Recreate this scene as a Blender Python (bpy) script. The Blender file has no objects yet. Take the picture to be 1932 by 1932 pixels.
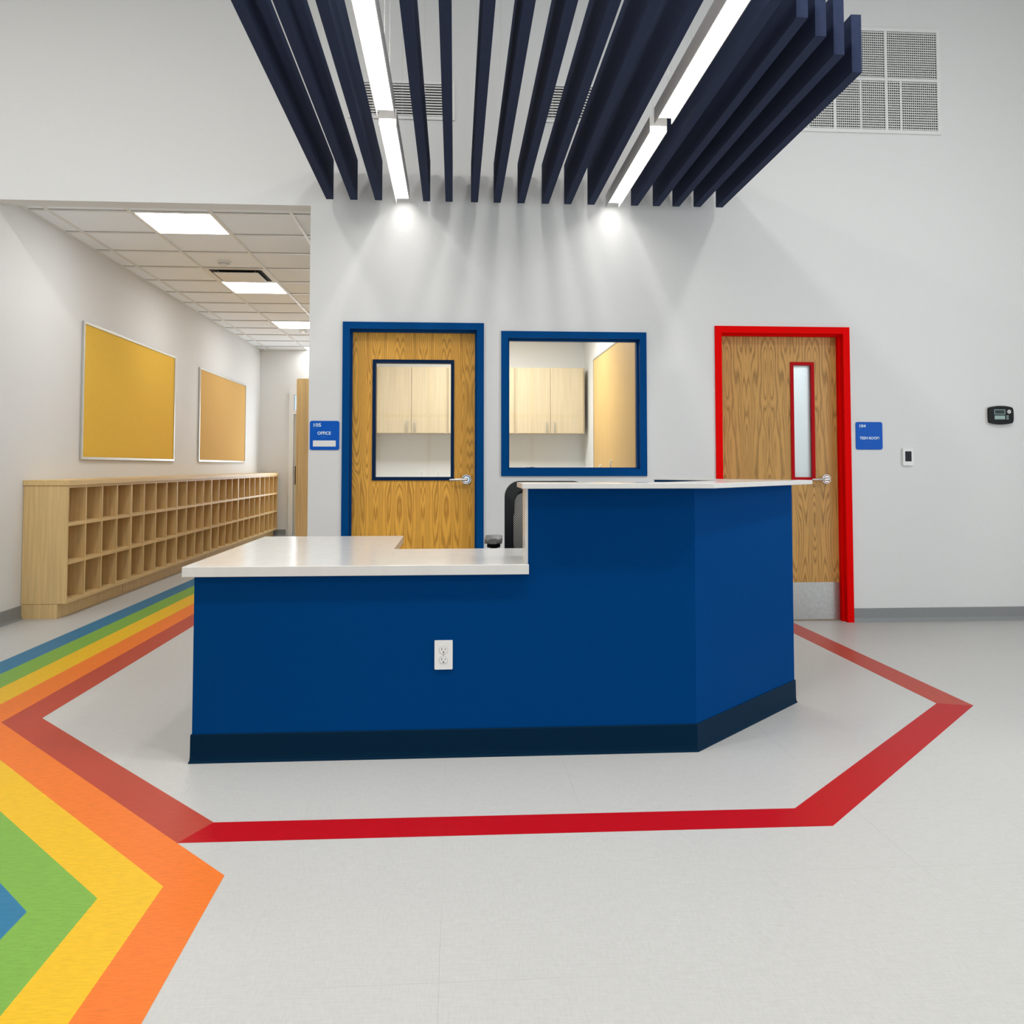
import bpy, bmesh, math, random
from mathutils import Vector, Matrix
random.seed(7)
S = bpy.context.scene
COL = S.collection
PI = math.pi

# ------------------------------------------------------------------ camera, world, large lights, exposure
cd = bpy.data.cameras.new('camera'); cam = bpy.data.objects.new('camera', cd); COL.objects.link(cam)
cam.location = (0, 0, 1.1462); cam.rotation_euler = (PI/2 + 0.0424, 0.0, -0.0677)
cd.sensor_width = 36; cd.lens = 1592.09*36/1932; cd.shift_y = -0.0794; cd.clip_start = 0.05
S.camera = cam
S.view_settings.view_transform = 'Standard'; S.view_settings.look = 'None'
S.view_settings.gamma = 1.0; S.view_settings.use_curve_mapping = False
S.view_settings.exposure = 0.0
S.cycles.max_bounces = 10; S.cycles.diffuse_bounces = 6; S.cycles.transparent_max_bounces = 12
S.cycles.sample_clamp_indirect = 6.0; S.cycles.caustics_reflective = False; S.cycles.caustics_refractive = False
S.cycles.use_denoising = True

W = bpy.data.worlds.new('world'); S.world = W; W.use_nodes = True
W.node_tree.nodes['Background'].inputs[0].default_value = (0.75, 0.88, 1.0, 1)
W.node_tree.nodes['Background'].inputs[1].default_value = 1.2

def area(name, loc, sx, sy, power, color, rot=(0, 0, 0), spread=PI):
    l = bpy.data.lights.new(name, 'AREA'); l.shape = 'RECTANGLE'; l.size = sx; l.size_y = sy
    l.energy = power; l.color = color; l.spread = spread
    o = bpy.data.objects.new(name, l); COL.objects.link(o); o.location = loc; o.rotation_euler = rot
    return o
CW = (1.0, 0.985, 0.96)
# unseen lobby lights: downlights, and soft areas added for overall fill
for x in (-1.85, 0.45, 2.75):
    area('lobby_downlight', (x, 2.1, 4.93), 0.30, 0.30, 66, CW)
    area('lobby_fill_light', (x, -1.8, 4.93), 1.2, 0.6, 22, CW)
area('lobby_fill_light', (-3.7, 3.2, 4.93), 1.2, 0.6, 42, CW)  # extra soft area added to brighten the upper left wall
# daylight of an unseen window at right; the entrance area is added fill
area('daylight_window', (5.45, 2.0, 1.9), 3.0, 2.6, 80, (0.86, 0.94, 1.0), (0, PI/2, 0))
area('entrance_fill', (0.5, -3.7, 1.9), 4.0, 2.6, 4, (0.95, 0.98, 1.0), (PI/2, 0, 0))
# office and teen room ceiling lamps
area('hall_end_daylight', (-2.2, 14.2, 1.4), 0.9, 1.6, 24, (0.88, 0.94, 1.0), (PI/2, 0, PI))
area('office_ceiling_lamp', (0.4, 8.5, 2.72), 1.2, 0.6, 60, (0.98, 0.98, 1.0))
area('teen_room_ceiling_lamp', (3.6, 8.2, 2.72), 1.6, 1.6, 110, (0.93, 0.97, 1.0))

# ------------------------------------------------------------------ materials
def srgb(r, g, b):
    f = lambda c: ((c/255+0.055)/1.055)**2.4 if c/255 > 0.04045 else c/255/12.92
    return (f(r), f(g), f(b), 1)
def newmat(name, col, rough=0.5, metal=0.0, spec=0.5):
    m = bpy.data.materials.new(name); m.use_nodes = True
    b = m.node_tree.nodes['Principled BSDF']
    b.inputs['Base Color'].default_value = col; b.inputs['Roughness'].default_value = rough
    b.inputs['Metallic'].default_value = metal; b.inputs['Specular IOR Level'].default_value = spec
    return m
class NT:
    def __init__(s, m): s.m = m; s.t = m.node_tree; s.b = s.t.nodes['Principled BSDF']
    def n(s, typ, ins=None, **kw):
        x = s.t.nodes.new(typ)
        for k, v in kw.items(): setattr(x, k, v)
        for k, v in (ins or {}).items():
            if hasattr(v, 'is_linked') or v.__class__.__name__.startswith('NodeSocket'): s.t.links.new(v, x.inputs[k])
            else: x.inputs[k].default_value = v
        return x
    def math(s, op, a, b=0.0, c=0.0):
        return s.n('ShaderNodeMath', {0: a, 1: b, 2: c}, operation=op).outputs[0]
    def pos(s): return s.n('ShaderNodeNewGeometry').outputs['Position']
    def obj(s): return s.n('ShaderNodeTexCoord').outputs['Object']
    def sepxyz(s, v):
        o = s.n('ShaderNodeSeparateXYZ', {0: v}).outputs; return o[0], o[1], o[2]
    def comb(s, x, y, z): return s.n('ShaderNodeCombineXYZ', {0: x, 1: y, 2: z}).outputs[0]
    def noise(s, vec, scale, detail=3, rough=0.5):
        return s.n('ShaderNodeTexNoise', {'Vector': vec, 'Scale': scale, 'Detail': detail, 'Roughness': rough}).outputs['Fac']
    def ramp(s, fac, stops):
        r = s.n('ShaderNodeValToRGB', {'Fac': fac}); e = r.color_ramp.elements
        while len(e) < len(stops): e.new(0.5)
        for i, (p, c) in enumerate(stops): e[i].position = p; e[i].color = c
        return r.outputs[0]
    def mix(s, fac, a, b, mode='MIX'):
        return s.n('ShaderNodeMix', {0: fac, 6: a, 7: b}, data_type='RGBA', blend_type=mode).outputs[2]
    def color(s, sock): s.t.links.new(sock, s.b.inputs['Base Color'])
    def bump(s, h, strength, dist=0.002):
        o = s.n('ShaderNodeBump', {'Height': h, 'Strength': strength, 'Distance': dist}).outputs[0]
        s.t.links.new(o, s.b.inputs['Normal'])
def mul(c, k): return (c[0]*k, c[1]*k, c[2]*k, 1)
def speckled(name, col, rough, amt=0.04, scale=60, bump=0.0, spec=0.5, stretch=(1, 1, 1)):
    m = newmat(name, col, rough, 0, spec); t = NT(m)
    p = t.n('ShaderNodeMapping', {'Vector': t.pos(), 'Scale': stretch}).outputs[0]
    f = t.noise(p, scale, 4, 0.6)
    t.color(t.ramp(f, [(0.3, mul(col, 1-amt)), (0.7, mul(col, 1+amt))]))
    if bump: t.bump(f, bump)
    return m

M = {}
M['wall'] = speckled('wall_paint', (0.745, 0.745, 0.735, 1), 0.75, 0.012, 90, 0.05, 0.25)
M['wall_office'] = speckled('office_wall_paint', (0.78, 0.78, 0.76, 1), 0.75, 0.012, 90, 0, 0.25)
M['ceil'] = speckled('ceiling_paint', (0.78, 0.78, 0.77, 1), 0.9, 0.01, 40, 0, 0.2)
M['tile'] = speckled('acoustic_tile', (0.90, 0.94, 0.98, 1), 0.95, 0.04, 160, 0.3, 0.1)
M['grid'] = newmat('white_grid_metal', (0.78, 0.78, 0.76, 1), 0.4)
M['white'] = newmat('white_plastic', (0.8, 0.8, 0.78, 1), 0.4)
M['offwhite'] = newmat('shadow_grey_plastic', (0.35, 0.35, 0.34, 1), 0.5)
M['black'] = newmat('black_plastic', (0.008, 0.009, 0.010, 1), 0.4, 0, 0.2)
M['dark'] = newmat('dark_void', (0.008, 0.008, 0.008, 1), 0.8)
M['base'] = speckled('grey_rubber_base', (0.245, 0.255, 0.255, 1), 0.5, 0.03, 50)
M['deskbase'] = newmat('navy_rubber_base', (0.0008, 0.017, 0.042, 1), 0.45, 0, 0.05)
M['blue'] = speckled('desk_blue_paint', (0.0002, 0.046, 0.185, 1), 0.6, 0.02, 80, 0.08, 0.015)
M['frameblue'] = newmat('door_frame_blue', (0.0004, 0.060, 0.225, 1), 0.45, 0, 0.04)
M['darkblue'] = newmat('lite_frame_navy', (0.001, 0.018, 0.062, 1), 0.4, 0, 0.1)
M['red'] = newmat('door_frame_red', (0.80, 0.0005, 0.0005, 1), 0.5, 0, 0.04)
M['darkred'] = newmat('lite_frame_red', (0.46, 0.002, 0.006, 1), 0.45, 0, 0.08)
M['signblue'] = newmat('sign_blue', (0.001, 0.10, 0.52, 1), 0.4, 0, 0.15)
M['signtext'] = newmat('sign_lettering', (0.75, 0.88, 0.92, 1), 0.5)
M['signdot'] = newmat('sign_braille', (0.12, 0.33, 0.80, 1), 0.4)
M['chrome'] = newmat('chrome', (0.72, 0.71, 0.70, 1), 0.14, 1.0)
M['alu'] = newmat('aluminium', (0.62, 0.61, 0.57, 1), 0.35, 0.7)
M['steel'] = speckled('brushed_steel', (0.50, 0.50, 0.49, 1), 0.33, 0.10, 40)
M['steel'].node_tree.nodes['Principled BSDF'].inputs['Metallic'].default_value = 0.9
M['fixture'] = newmat('fixture_white_metal', (0.72, 0.70, 0.67, 1), 0.4)
M['screen'] = newmat('lcd_screen', (0.02, 0.04, 0.04, 1), 0.15)
M['lcd'] = newmat('lcd_pale', (0.30, 0.42, 0.38, 1), 0.3)

def emis(name, col, k):
    m = bpy.data.materials.new(name); m.use_nodes = True; t = m.node_tree; t.nodes.clear()
    e = t.nodes.new('ShaderNodeEmission'); e.inputs[0].default_value = col; e.inputs[1].default_value = k
    o = t.nodes.new('ShaderNodeOutputMaterial'); t.links.new(e.outputs[0], o.inputs[0]); return m
M['linear_glow'] = emis('linear_lamp_glow', (1.0, 0.97, 0.93, 1), 16.0)
M['panel_glow'] = emis('panel_lamp_glow', (1.0, 1.0, 0.99, 1), 15.0)

def glass(name, tint, refl):
    m = bpy.data.materials.new(name); m.use_nodes = True; t = m.node_tree; t.nodes.clear()
    tr = t.nodes.new('ShaderNodeBsdfTransparent'); tr.inputs[0].default_value = tint
    gl = t.nodes.new('ShaderNodeBsdfGlossy'); gl.inputs['Roughness'].default_value = 0.02
    fr = t.nodes.new('ShaderNodeFresnel'); fr.inputs[0].default_value = refl
    mx = t.nodes.new('ShaderNodeMixShader'); o = t.nodes.new('ShaderNodeOutputMaterial')
    t.links.new(fr.outputs[0], mx.inputs[0]); t.links.new(tr.outputs[0], mx.inputs[1])
    t.links.new(gl.outputs[0], mx.inputs[2]); t.links.new(mx.outputs[0], o.inputs[0]); return m
M['glass'] = glass('clear_glass', (0.95, 0.97, 0.96, 1), 1.45)
# obscured pane of the narrow door window
m = newmat('obscured_glass', (0.80, 0.88, 0.90, 1), 0.25); m.node_tree.nodes['Principled BSDF'].inputs['Transmission Weight'].default_value = 0.6
m.node_tree.nodes['Principled BSDF'].inputs['Roughness'].default_value = 0.6; M['frost'] = m

def make_floor_mat():
    m = newmat('linoleum_grey', (0.52, 0.515, 0.49, 1), 0.42, 0, 0.35); t = NT(m)
    p = t.pos(); x, y, z = t.sepxyz(p)
    big = t.noise(p, 1.3, 3)
    st1 = t.noise(t.n('ShaderNodeMapping', {'Vector': p, 'Scale': (18, 160, 1)}).outputs[0], 1.0, 4, 0.7)
    st2 = t.noise(t.n('ShaderNodeMapping', {'Vector': p, 'Scale': (160, 30, 1)}).outputs[0], 1.0, 4, 0.7)
    f = t.math('MULTIPLY_ADD', st1, 0.5, t.math('MULTIPLY', st2, 0.5))
    c = t.ramp(f, [(0.32, (0.44, 0.435, 0.415, 1)), (0.52, (0.495, 0.49, 0.472, 1)), (0.7, (0.54, 0.535, 0.52, 1))])
    c = t.mix(t.math('MULTIPLY', big, 0.12), c, (0.46, 0.455, 0.43, 1))
    # 18 inch tile joints, faint and patchy
    def line(v, off):
        u = t.math('PINGPONG', t.math('SUBTRACT', v, off), 0.228)
        return t.math('LESS_THAN', u, 0.0011)
    j = t.math('MAXIMUM', line(x, -0.032), line(y, 1.932))
    patch = t.ramp(t.noise(p, 0.9, 2), [(0.42, (0, 0, 0, 1)), (0.62, (1, 1, 1, 1))])
    j = t.math('MULTIPLY', t.math('MULTIPLY', j, 0.55), patch)
    c = t.mix(j, c, (0.33, 0.33, 0.31, 1)); t.color(c)
    t.t.links.new(t.math('MULTIPLY_ADD', f, 0.15, 0.33), t.b.inputs['Roughness'])
    return m
M['floor'] = make_floor_mat()
def stripe_mat(name, col, rough=0.42):
    m = newmat(name, col, rough, 0, 0.35); t = NT(m); p = t.pos(); t.b.inputs['Specular IOR Level'].default_value = 0.15
    st = t.noise(t.n('ShaderNodeMapping', {'Vector': p, 'Scale': (25, 140, 1)}).outputs[0], 1.0, 4, 0.7)
    t.color(t.ramp(st, [(0.3, mul(col, 0.86)), (0.7, mul(col, 1.12))])); return m
M['s_red'] = stripe_mat('linoleum_brick_red', srgb(172, 66, 52))
M['s_red2'] = stripe_mat('linoleum_bright_red', srgb(172, 8, 16))
M['s_orange'] = stripe_mat('linoleum_orange', srgb(224, 114, 42))
M['s_yellow'] = stripe_mat('linoleum_yellow', srgb(222, 176, 34))
M['s_green'] = stripe_mat('linoleum_green', srgb(118, 163, 68))
M['s_blue'] = stripe_mat('linoleum_blue', srgb(42, 112, 148))

def oak(name, dark, light, seed, off):
    """rotary oak veneer: contour lines of a stretched noise field, book-matched"""
    m = newmat(name, light, 0.42, 0, 0.4); t = NT(m)
    x, y, z = t.sepxyz(t.pos())
    xm = t.math('PINGPONG', t.math('ADD', x, off), 0.17)
    v = t.comb(t.math('MULTIPLY', xm, 7.5), float(seed), t.math('MULTIPLY', z, 0.85))
    n = t.n('ShaderNodeTexNoise', {'Vector': v, 'Scale': 1.0, 'Detail': 1.6, 'Roughness': 0.42, 'Distortion': 0.25}).outputs['Fac']
    wob = t.noise(t.comb(t.math('MULTIPLY', xm, 60.0), 3.0, t.math('MULTIPLY', z, 9.0)), 1.0, 2)
    h = t.math('MULTIPLY_ADD', n, 165.0, t.math('MULTIPLY', wob, 2.2))
    s = t.math('MULTIPLY_ADD', t.math('SINE', h), 0.5, 0.5)
    s = t.math('POWER', s, 1.6)
    pore = t.noise(t.comb(t.math('MULTIPLY', x, 420.0), 0.0, t.math('MULTIPLY', z, 16.0)), 1.0, 3, 0.7)
    big = t.noise(t.comb(t.math('MULTIPLY', x, 5.0), 8.0, t.math('MULTIPLY', z, 1.2)), 1.0, 2)
    f = t.math('ADD', t.math('MULTIPLY', s, 0.42), t.math('ADD', t.math('MULTIPLY', pore, 0.55), t.math('MULTIPLY', big, 0.25)))
    t.color(t.ramp(f, [(0.28, light), (0.60, mul(light, 0.80)), (0.95, dark)]))
    return m
M['oak1'] = oak('oak_veneer_golden', (0.42, 0.165, 0.016, 1), (0.93, 0.47, 0.068, 1), 3, 0.06)
M['oak2'] = oak('oak_veneer_brown', (0.24, 0.115, 0.022, 1), (0.64, 0.345, 0.09, 1), 11, 0.03)
def lam(name, col, axis=2, dk=0.86):
    m = newmat(name, col, 0.45, 0, 0.35); t = NT(m)
    sc = [55, 55, 55]; sc[axis] = 1.6
    g = t.noise(t.n('ShaderNodeMapping', {'Vector': t.pos(), 'Scale': tuple(sc)}).outputs[0], 1.0, 4, 0.65)
    t.color(t.ramp(g, [(0.3, mul(col, dk)), (0.68, mul(col, 1.06))])); return m
M['lam'] = lam('light_oak_laminate', (0.74, 0.52, 0.24, 1), 2, 0.80)
M['lamh'] = lam('light_oak_laminate_horizontal', (0.74, 0.52, 0.24, 1), 1, 0.82)
M['lamedge'] = lam('light_oak_edge_band', (0.68, 0.53, 0.30, 1), 1, 0.9)
M['maple'] = lam('pale_maple_laminate', (0.64, 0.515, 0.325, 1), 2, 0.88)
M['cork'] = speckled('cork_yellow', (0.84, 0.52, 0.075, 1), 0.9, 0.16, 260, 0.3, 0.15)
M['cork2'] = speckled('cork_tan', (0.68, 0.42, 0.14, 1), 0.9, 0.12, 260, 0.3, 0.15)
M['corkoffice'] = speckled('tan_board_face', (0.66, 0.42, 0.155, 1), 0.55, 0.05, 12, 0.0, 0.3, (1, 1, 0.15))
M['baffle'] = speckled('navy_felt', (0.026, 0.036, 0.078, 1), 0.92, 0.25, 300, 0.4, 0.15)
M['quartz'] = speckled('white_quartz', (0.70, 0.69, 0.66, 1), 0.18, 0.03, 7, 0.0, 0.5, (3, 1, 1))
# woven mesh of the office chair
m = newmat('grey_chair_mesh', (0.1, 0.1, 0.1, 1), 0.8); t = NT(m)
x, y, z = t.sepxyz(t.obj())
fx = t.math('SINE', t.math('MULTIPLY', x, 520.0)); fz = t.math('SINE', t.math('MULTIPLY', z, 520.0))
t.color(t.ramp(t.math('MULTIPLY_ADD', t.math('MULTIPLY', fx, fz), 0.5, 0.5), [(0.45, (0.01, 0.01, 0.01, 1)), (0.7, (0.42, 0.41, 0.38, 1))]))
M['mesh'] = m
M['armpad'] = newmat('grey_arm_pad', (0.16, 0.155, 0.145, 1), 0.3)

# ------------------------------------------------------------------ geometry helpers
def bx(bm, x0, x1, y0, y1, z0, z1, bev=0.0):
    vs = [bm.verts.new(p) for p in ((x0,y0,z0),(x1,y0,z0),(x1,y1,z0),(x0,y1,z0),(x0,y0,z1),(x1,y0,z1),(x1,y1,z1),(x0,y1,z1))]
    fs = [bm.faces.new([vs[i] for i in f]) for f in ((3,2,1,0),(4,5,6,7),(0,1,5,4),(1,2,6,5),(2,3,7,6),(3,0,4,7))]
    if bev:
        es = list({e for f in fs for e in f.edges})
        bmesh.ops.bevel(bm, geom=es, offset=bev, segments=2, affect='EDGES', profile=0.5)
def prism(bm, pts, z0, z1, bev=0.0):
    lo = [bm.verts.new((x, y, z0)) for x, y in pts]; hi = [bm.verts.new((x, y, z1)) for x, y in pts]
    n = len(pts); fs = [bm.faces.new(hi), bm.faces.new(lo[::-1])]
    for i in range(n): fs.append(bm.faces.new([lo[i], lo[(i+1) % n], hi[(i+1) % n], hi[i]]))
    if bev:
        es = list({e for f in fs for e in f.edges})
        bmesh.ops.bevel(bm, geom=es, offset=bev, segments=2, affect='EDGES', profile=0.5)
    bmesh.ops.recalc_face_normals(bm, faces=bm.faces[:])
def prism_y(bm, pts, y0, y1, bev=0.0):
    """outline in x,z extruded along y"""
    a = [bm.verts.new((x, y0, z)) for x, z in pts]; b = [bm.verts.new((x, y1, z)) for x, z in pts]
    n = len(pts); fs = [bm.faces.new(a), bm.faces.new(b[::-1])]
    for i in range(n): fs.append(bm.faces.new([a[i], b[i], b[(i+1) % n], a[(i+1) % n]]))
    if bev:
        es = [e for e in fs[0].edges]
        bmesh.ops.bevel(bm, geom=es, offset=bev, segments=2, affect='EDGES', profile=0.5)
    bmesh.ops.recalc_face_normals(bm, faces=bm.faces[:])
def cyl(bm, a, b, r, r2=None, seg=20):
    a = Vector(a); b = Vector(b); d = b-a; r2 = r if r2 is None else r2
    q = d.to_track_quat('Z', 'Y').to_matrix().to_4x4()
    bmesh.ops.create_cone(bm, cap_ends=True, segments=seg, radius1=r, radius2=r2, depth=d.length, matrix=Matrix.Translation((a+b)/2) @ q)
def tube(bm, pts, r, seg=8):
    for a, b in zip(pts, pts[1:]): cyl(bm, a, b, r, seg=seg)
    for p in pts[1:-1]: bmesh.ops.create_uvsphere(bm, u_segments=seg, v_segments=6, radius=r, matrix=Matrix.Translation(p))
def rrect(x0, x1, z0, z1, r, n=5):
    P = []
    for cx, cz, a0 in ((x1-r, z1-r, 0), (x0+r, z1-r, 90), (x0+r, z0+r, 180), (x1-r, z0+r, 270)):
        for i in range(n+1):
            a = math.radians(a0+90*i/n); P.append((cx+r*math.cos(a), cz+r*math.sin(a)))
    return P
def ellipse(cx, cz, rx, rz, n=24): return [(cx+rx*math.cos(2*PI*i/n), cz+rz*math.sin(2*PI*i/n)) for i in range(n)]

def link(name, bm, mat, parent=None, smooth=False):
    """bm is in world coordinates; the object origin goes to its parent's place or to its own base centre"""
    me = bpy.data.meshes.new(name)
    if parent is not None: o0 = origin_of(parent)
    else:
        xs = [v.co for v in bm.verts]; lo = [min(v[i] for v in xs) for i in range(3)]; hi = [max(v[i] for v in xs) for i in range(3)]
        o0 = Vector(((lo[0]+hi[0])/2, (lo[1]+hi[1])/2, lo[2]))
    bmesh.ops.translate(bm, verts=bm.verts[:], vec=-o0)
    if smooth:
        for f in bm.faces: f.smooth = True
    bm.to_mesh(me); bm.free(); me.materials.append(mat)
    o = bpy.data.objects.new(name, me); COL.objects.link(o)
    if parent is not None: o.parent = parent
    else: o.location = o0
    if smooth:
        try: me.set_sharp_from_angle(angle=math.radians(35))
        except Exception: pass
    return o
def origin_of(o):
    v = Vector((0, 0, 0))
    while o is not None: v = v + Vector(o.location); o = o.parent
    return v
def root(name, loc, label, cat, group=None):
    o = bpy.data.objects.new(name, None); COL.objects.link(o); o.location = loc; o.empty_display_size = 0.1
    return tag(o, label, cat, group)
def tag(o, label, cat, group=None):
    o['label'] = label; o['category'] = cat
    if group: o['group'] = group
    return o
def struct(name, bm, mat, parent=None, label=None):
    o = link(name, bm, mat, parent)
    if parent is None: o['kind'] = 'structure'
    if label: o['label'] = label
    return o
def box(name, mat, parent, x0, x1, y0, y1, z0, z1, bev=0.0, label=None):
    bm = bmesh.new(); bx(bm, x0, x1, y0, y1, z0, z1, bev); o = link(name, bm, mat, parent)
    if label: o['label'] = label
    return o
def boxes(name, mat, parent, L, bev=0.0):
    bm = bmesh.new()
    for b in L: bx(bm, *b, bev)
    return link(name, bm, mat, parent)
def copy_tree(o, parent=None):
    c = o.copy(); COL.objects.link(c)
    if parent is not None: c.parent = parent
    for ch in list(o.children): copy_tree(ch, c)
    return c
def holed(bm, a0, a1, z0, z1, holes, put):
    """wall slab in the plane (a,z) with rectangular holes; put(a0,a1,z0,z1) adds a box"""
    A = sorted({a0, a1} | {h[0] for h in holes} | {h[1] for h in holes})
    for s0, s1 in zip(A, A[1:]):
        mid = (s0+s1)/2; hs = sorted([(h[2], h[3]) for h in holes if h[0] < mid < h[1]]); z = z0
        for q0, q1 in hs:
            if q0 > z: put(s0, s1, z, q0)
            z = q1
        if z < z1: put(s0, s1, z, z1)
def text(name, s, mat, parent, x, y, z, size, align='LEFT', bold=0.0, width=None):
    cu = bpy.data.curves.new(name, 'FONT'); cu.body = s; cu.size = size; cu.align_x = align; cu.extrude = 0.0006; cu.offset = bold
    cu.resolution_u = 3
    o = bpy.data.objects.new('tmp_text', cu); COL.objects.link(o)
    bpy.context.view_layer.update()
    me = bpy.data.meshes.new_from_object(o.evaluated_get(bpy.context.evaluated_depsgraph_get()))
    bpy.data.objects.remove(o); bpy.data.curves.remove(cu)
    k = 1.0
    if width:
        xs = [v.co.x for v in me.vertices]; k = width/(max(xs)-min(xs))
    me.transform(Matrix.Translation(Vector((x, y, z))-origin_of(parent)) @ Matrix.Rotation(PI/2, 4, 'X') @ Matrix.Diagonal((k, 1, 1, 1)))
    me.materials.clear(); me.materials.append(mat); me.name = name
    n = bpy.data.objects.new(name, me); COL.objects.link(n); n.parent = parent
    return n

# ------------------------------------------------------------------ the room
YW = 6.085; TW = 0.14; XL = -3.25; ZS = 3.022; ZC = 3.097; YE = 14.30; CEIL = 5.0
XML, XMR, YF = -4.8, 5.6, -4.0
HX = -1.04

bm = bmesh.new()
bx(bm, XML-0.15, XMR+0.15, YF-0.15, YE+0.3, -0.12, 0.0)
floor = struct('floor', bm, M['floor'])

def stripe(name, mat, pts, label):
    bm = bmesh.new(); prism(bm, pts, -0.001, 0.0006); o = link(name, bm, mat, floor); o['label'] = label; return o
# boundaries between the colour bands, each a bent line running from the hallway towards the viewer
YH = 14.0; YN = -3.6
B = [None]*6
XB = [-1.873, -2.025, -2.182, -2.342, -2.500, -2.657]
YB = [4.035, 3.980, 3.925, 3.870, 3.815, 3.760]
TB = [None, (-0.641, 2.466), (-0.791, 2.414), (-0.943, 2.360), (-1.096, 2.303), (-1.250, 2.245)]
inBL = (-0.772, 2.829); outBL = (-0.8405, 2.684)
def side(k): return [(XB[k], YH), (XB[k], YB[k])]
# brick red band from hallway to the mitre in front of the desk
stripe('red_stripe', M['s_red'], side(0)+[inBL, outBL]+side(1)[::-1], 'brick red floor stripe left of the desk')
for k, (nm, mt, lb) in enumerate([('orange_stripe', 's_orange', 'orange floor stripe'), ('yellow_stripe', 's_yellow', 'yellow floor stripe'),
                                  ('green_stripe', 's_green', 'green floor stripe'), ('blue_stripe', 's_blue', 'blue floor stripe')], start=1):
    a = side(k)+[TB[k], (TB[k][0]+0.006, YN)]; b = side(k+1)+[TB[k+1], (TB[k+1][0]+0.006, YN)]
    stripe(nm, M[mt], a+b[::-1], lb)
outBR, inBR, inR, outR = (1.208, 2.669), (1.142, 2.812), (2.331, 3.990), (2.487, 3.943)
stripe('front_red_stripe', M['s_red2'], [outBL, outBR, inBR, inBL], 'bright red floor stripe in front of the desk')
stripe('angled_red_stripe', M['s_red2'], [outBR, outR, inR, inBR], 'red floor stripe running back at right')
stripe('right_red_stripe', M['s_red'], [outR, (2.485, 6.17), (2.329, 6.17), inR], 'red floor stripe leading to the red door')

# back wall with hallway opening, two doors and a window
bm = bmesh.new()
holes = [(XL, HX, 0.0, ZS), (-0.783, 0.188, 0.0, 2.164), (0.354, 1.380, 1.097, 2.109), (1.933, 2.915, 0.0, 2.164)]
holed(bm, XML, XMR, 0.0, CEIL, holes, lambda a, b, c, d: bx(bm, a, b, YW, YW+TW, c, d))
struct('wall_back', bm, M['wall'])
def plainwall(name, *b, mat='wall'):
    bm = bmesh.new(); bx(bm, *b); return struct(name, bm, M[mat])
plainwall('wall_left', XL-0.14, XL, YW+TW, YE, 0, ZC+0.02)
plainwall('wall_lobby_left', XML-0.14, XML, YF, YW, 0, CEIL)
bm = bmesh.new(); holed(bm, YF, YW, 0.0, CEIL, [(0.5, 3.5, 0.6, 3.2)], lambda a, b, c, d: bx(bm, XMR, XMR+0.14, a, b, c, d))
struct('wall_right', bm, M['wall'])
bm = bmesh.new(); holed(bm, XML, XMR, 0.0, CEIL, [(-1.5, 2.5, 0.0, 3.2)], lambda a, b, c, d: bx(bm, a, b, YF-0.14, YF, c, d))
struct('wall_front', bm, M['wall'])
plainwall('wall_hall_right', HX, HX+0.10, YW+TW, YE, 0, ZC+0.02)
bm = bmesh.new(); holed(bm, XL-0.14, HX+0.1, 0.0, ZC+0.02, [(-2.74, -1.70, 0.0, 2.40)], lambda a, b, c, d: bx(bm, a, b, YE, YE+0.14, c, d))
struct('wall_hall_end', bm, M['wall'])
# office and teen room shells
YO = 9.93
plainwall('wall_office_back', HX+0.10, 1.60, YO, YO+0.1, 0, 2.8, mat='wall_office')
plainwall('wall_office_right', 1.535, 1.66, YW+TW, YO, 0, 2.8, mat='wall_office')
plainwall('wall_teen_back', 1.66, XMR, YO, YO+0.1, 0, 2.8)
plainwall('wall_teen_right', XMR, XMR+0.12, YW+TW, YO+0.1, 0, 2.8)
bm = bmesh.new(); bx(bm, HX+0.0, XMR+0.12, YW+TW, YO+0.1, 2.8, 2.9); struct('ceiling_office', bm, M['ceil'])
bm = bmesh.new(); bx(bm, XML-0.14, XMR+0.14, YF-0.14, YW+TW, CEIL, CEIL+0.1); struct('ceiling', bm, M['ceil'])

# hallway ceiling: tiles and the exposed grid
bm = bmesh.new(); bx(bm, XL-0.14, HX+0.1, YW+TW, YE+0.14, ZC+0.004, ZC+0.06); hc = struct('ceiling_hall', bm, M['tile'])
X0, Y0, P = -2.482, 6.566, 0.6096
bm = bmesh.new(); g = 0.012
for i in range(-1, 3): bx(bm, X0+i*P-g, X0+i*P+g, YW+TW, YE, ZC-0.006, ZC+0.004)
j = 0
while Y0+j*P < YE: bx(bm, XL, HX, Y0+j*P-g, Y0+j*P+g, ZC-0.005, ZC+0.004); j += 1
bx(bm, XL, XL+0.022, YW+TW, YE, ZC-0.007, ZC+0.004); bx(bm, HX-0.022, HX, YW+TW, YE, ZC-0.007, ZC+0.004)
bx(bm, XL, HX, YE-0.022, YE, ZC-0.007, ZC+0.004); bx(bm, XL, HX, YW+TW, YW+TW+0.022, ZC-0.007, ZC+0.004)
link('ceiling_grid', bm, M['grid'], hc)
# thin grey strips drawn as a shadow line beside each bar
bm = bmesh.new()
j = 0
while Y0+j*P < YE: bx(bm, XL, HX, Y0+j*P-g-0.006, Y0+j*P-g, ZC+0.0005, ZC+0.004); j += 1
link('grid_shadow_line', bm, M['offwhite'], hc)

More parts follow.
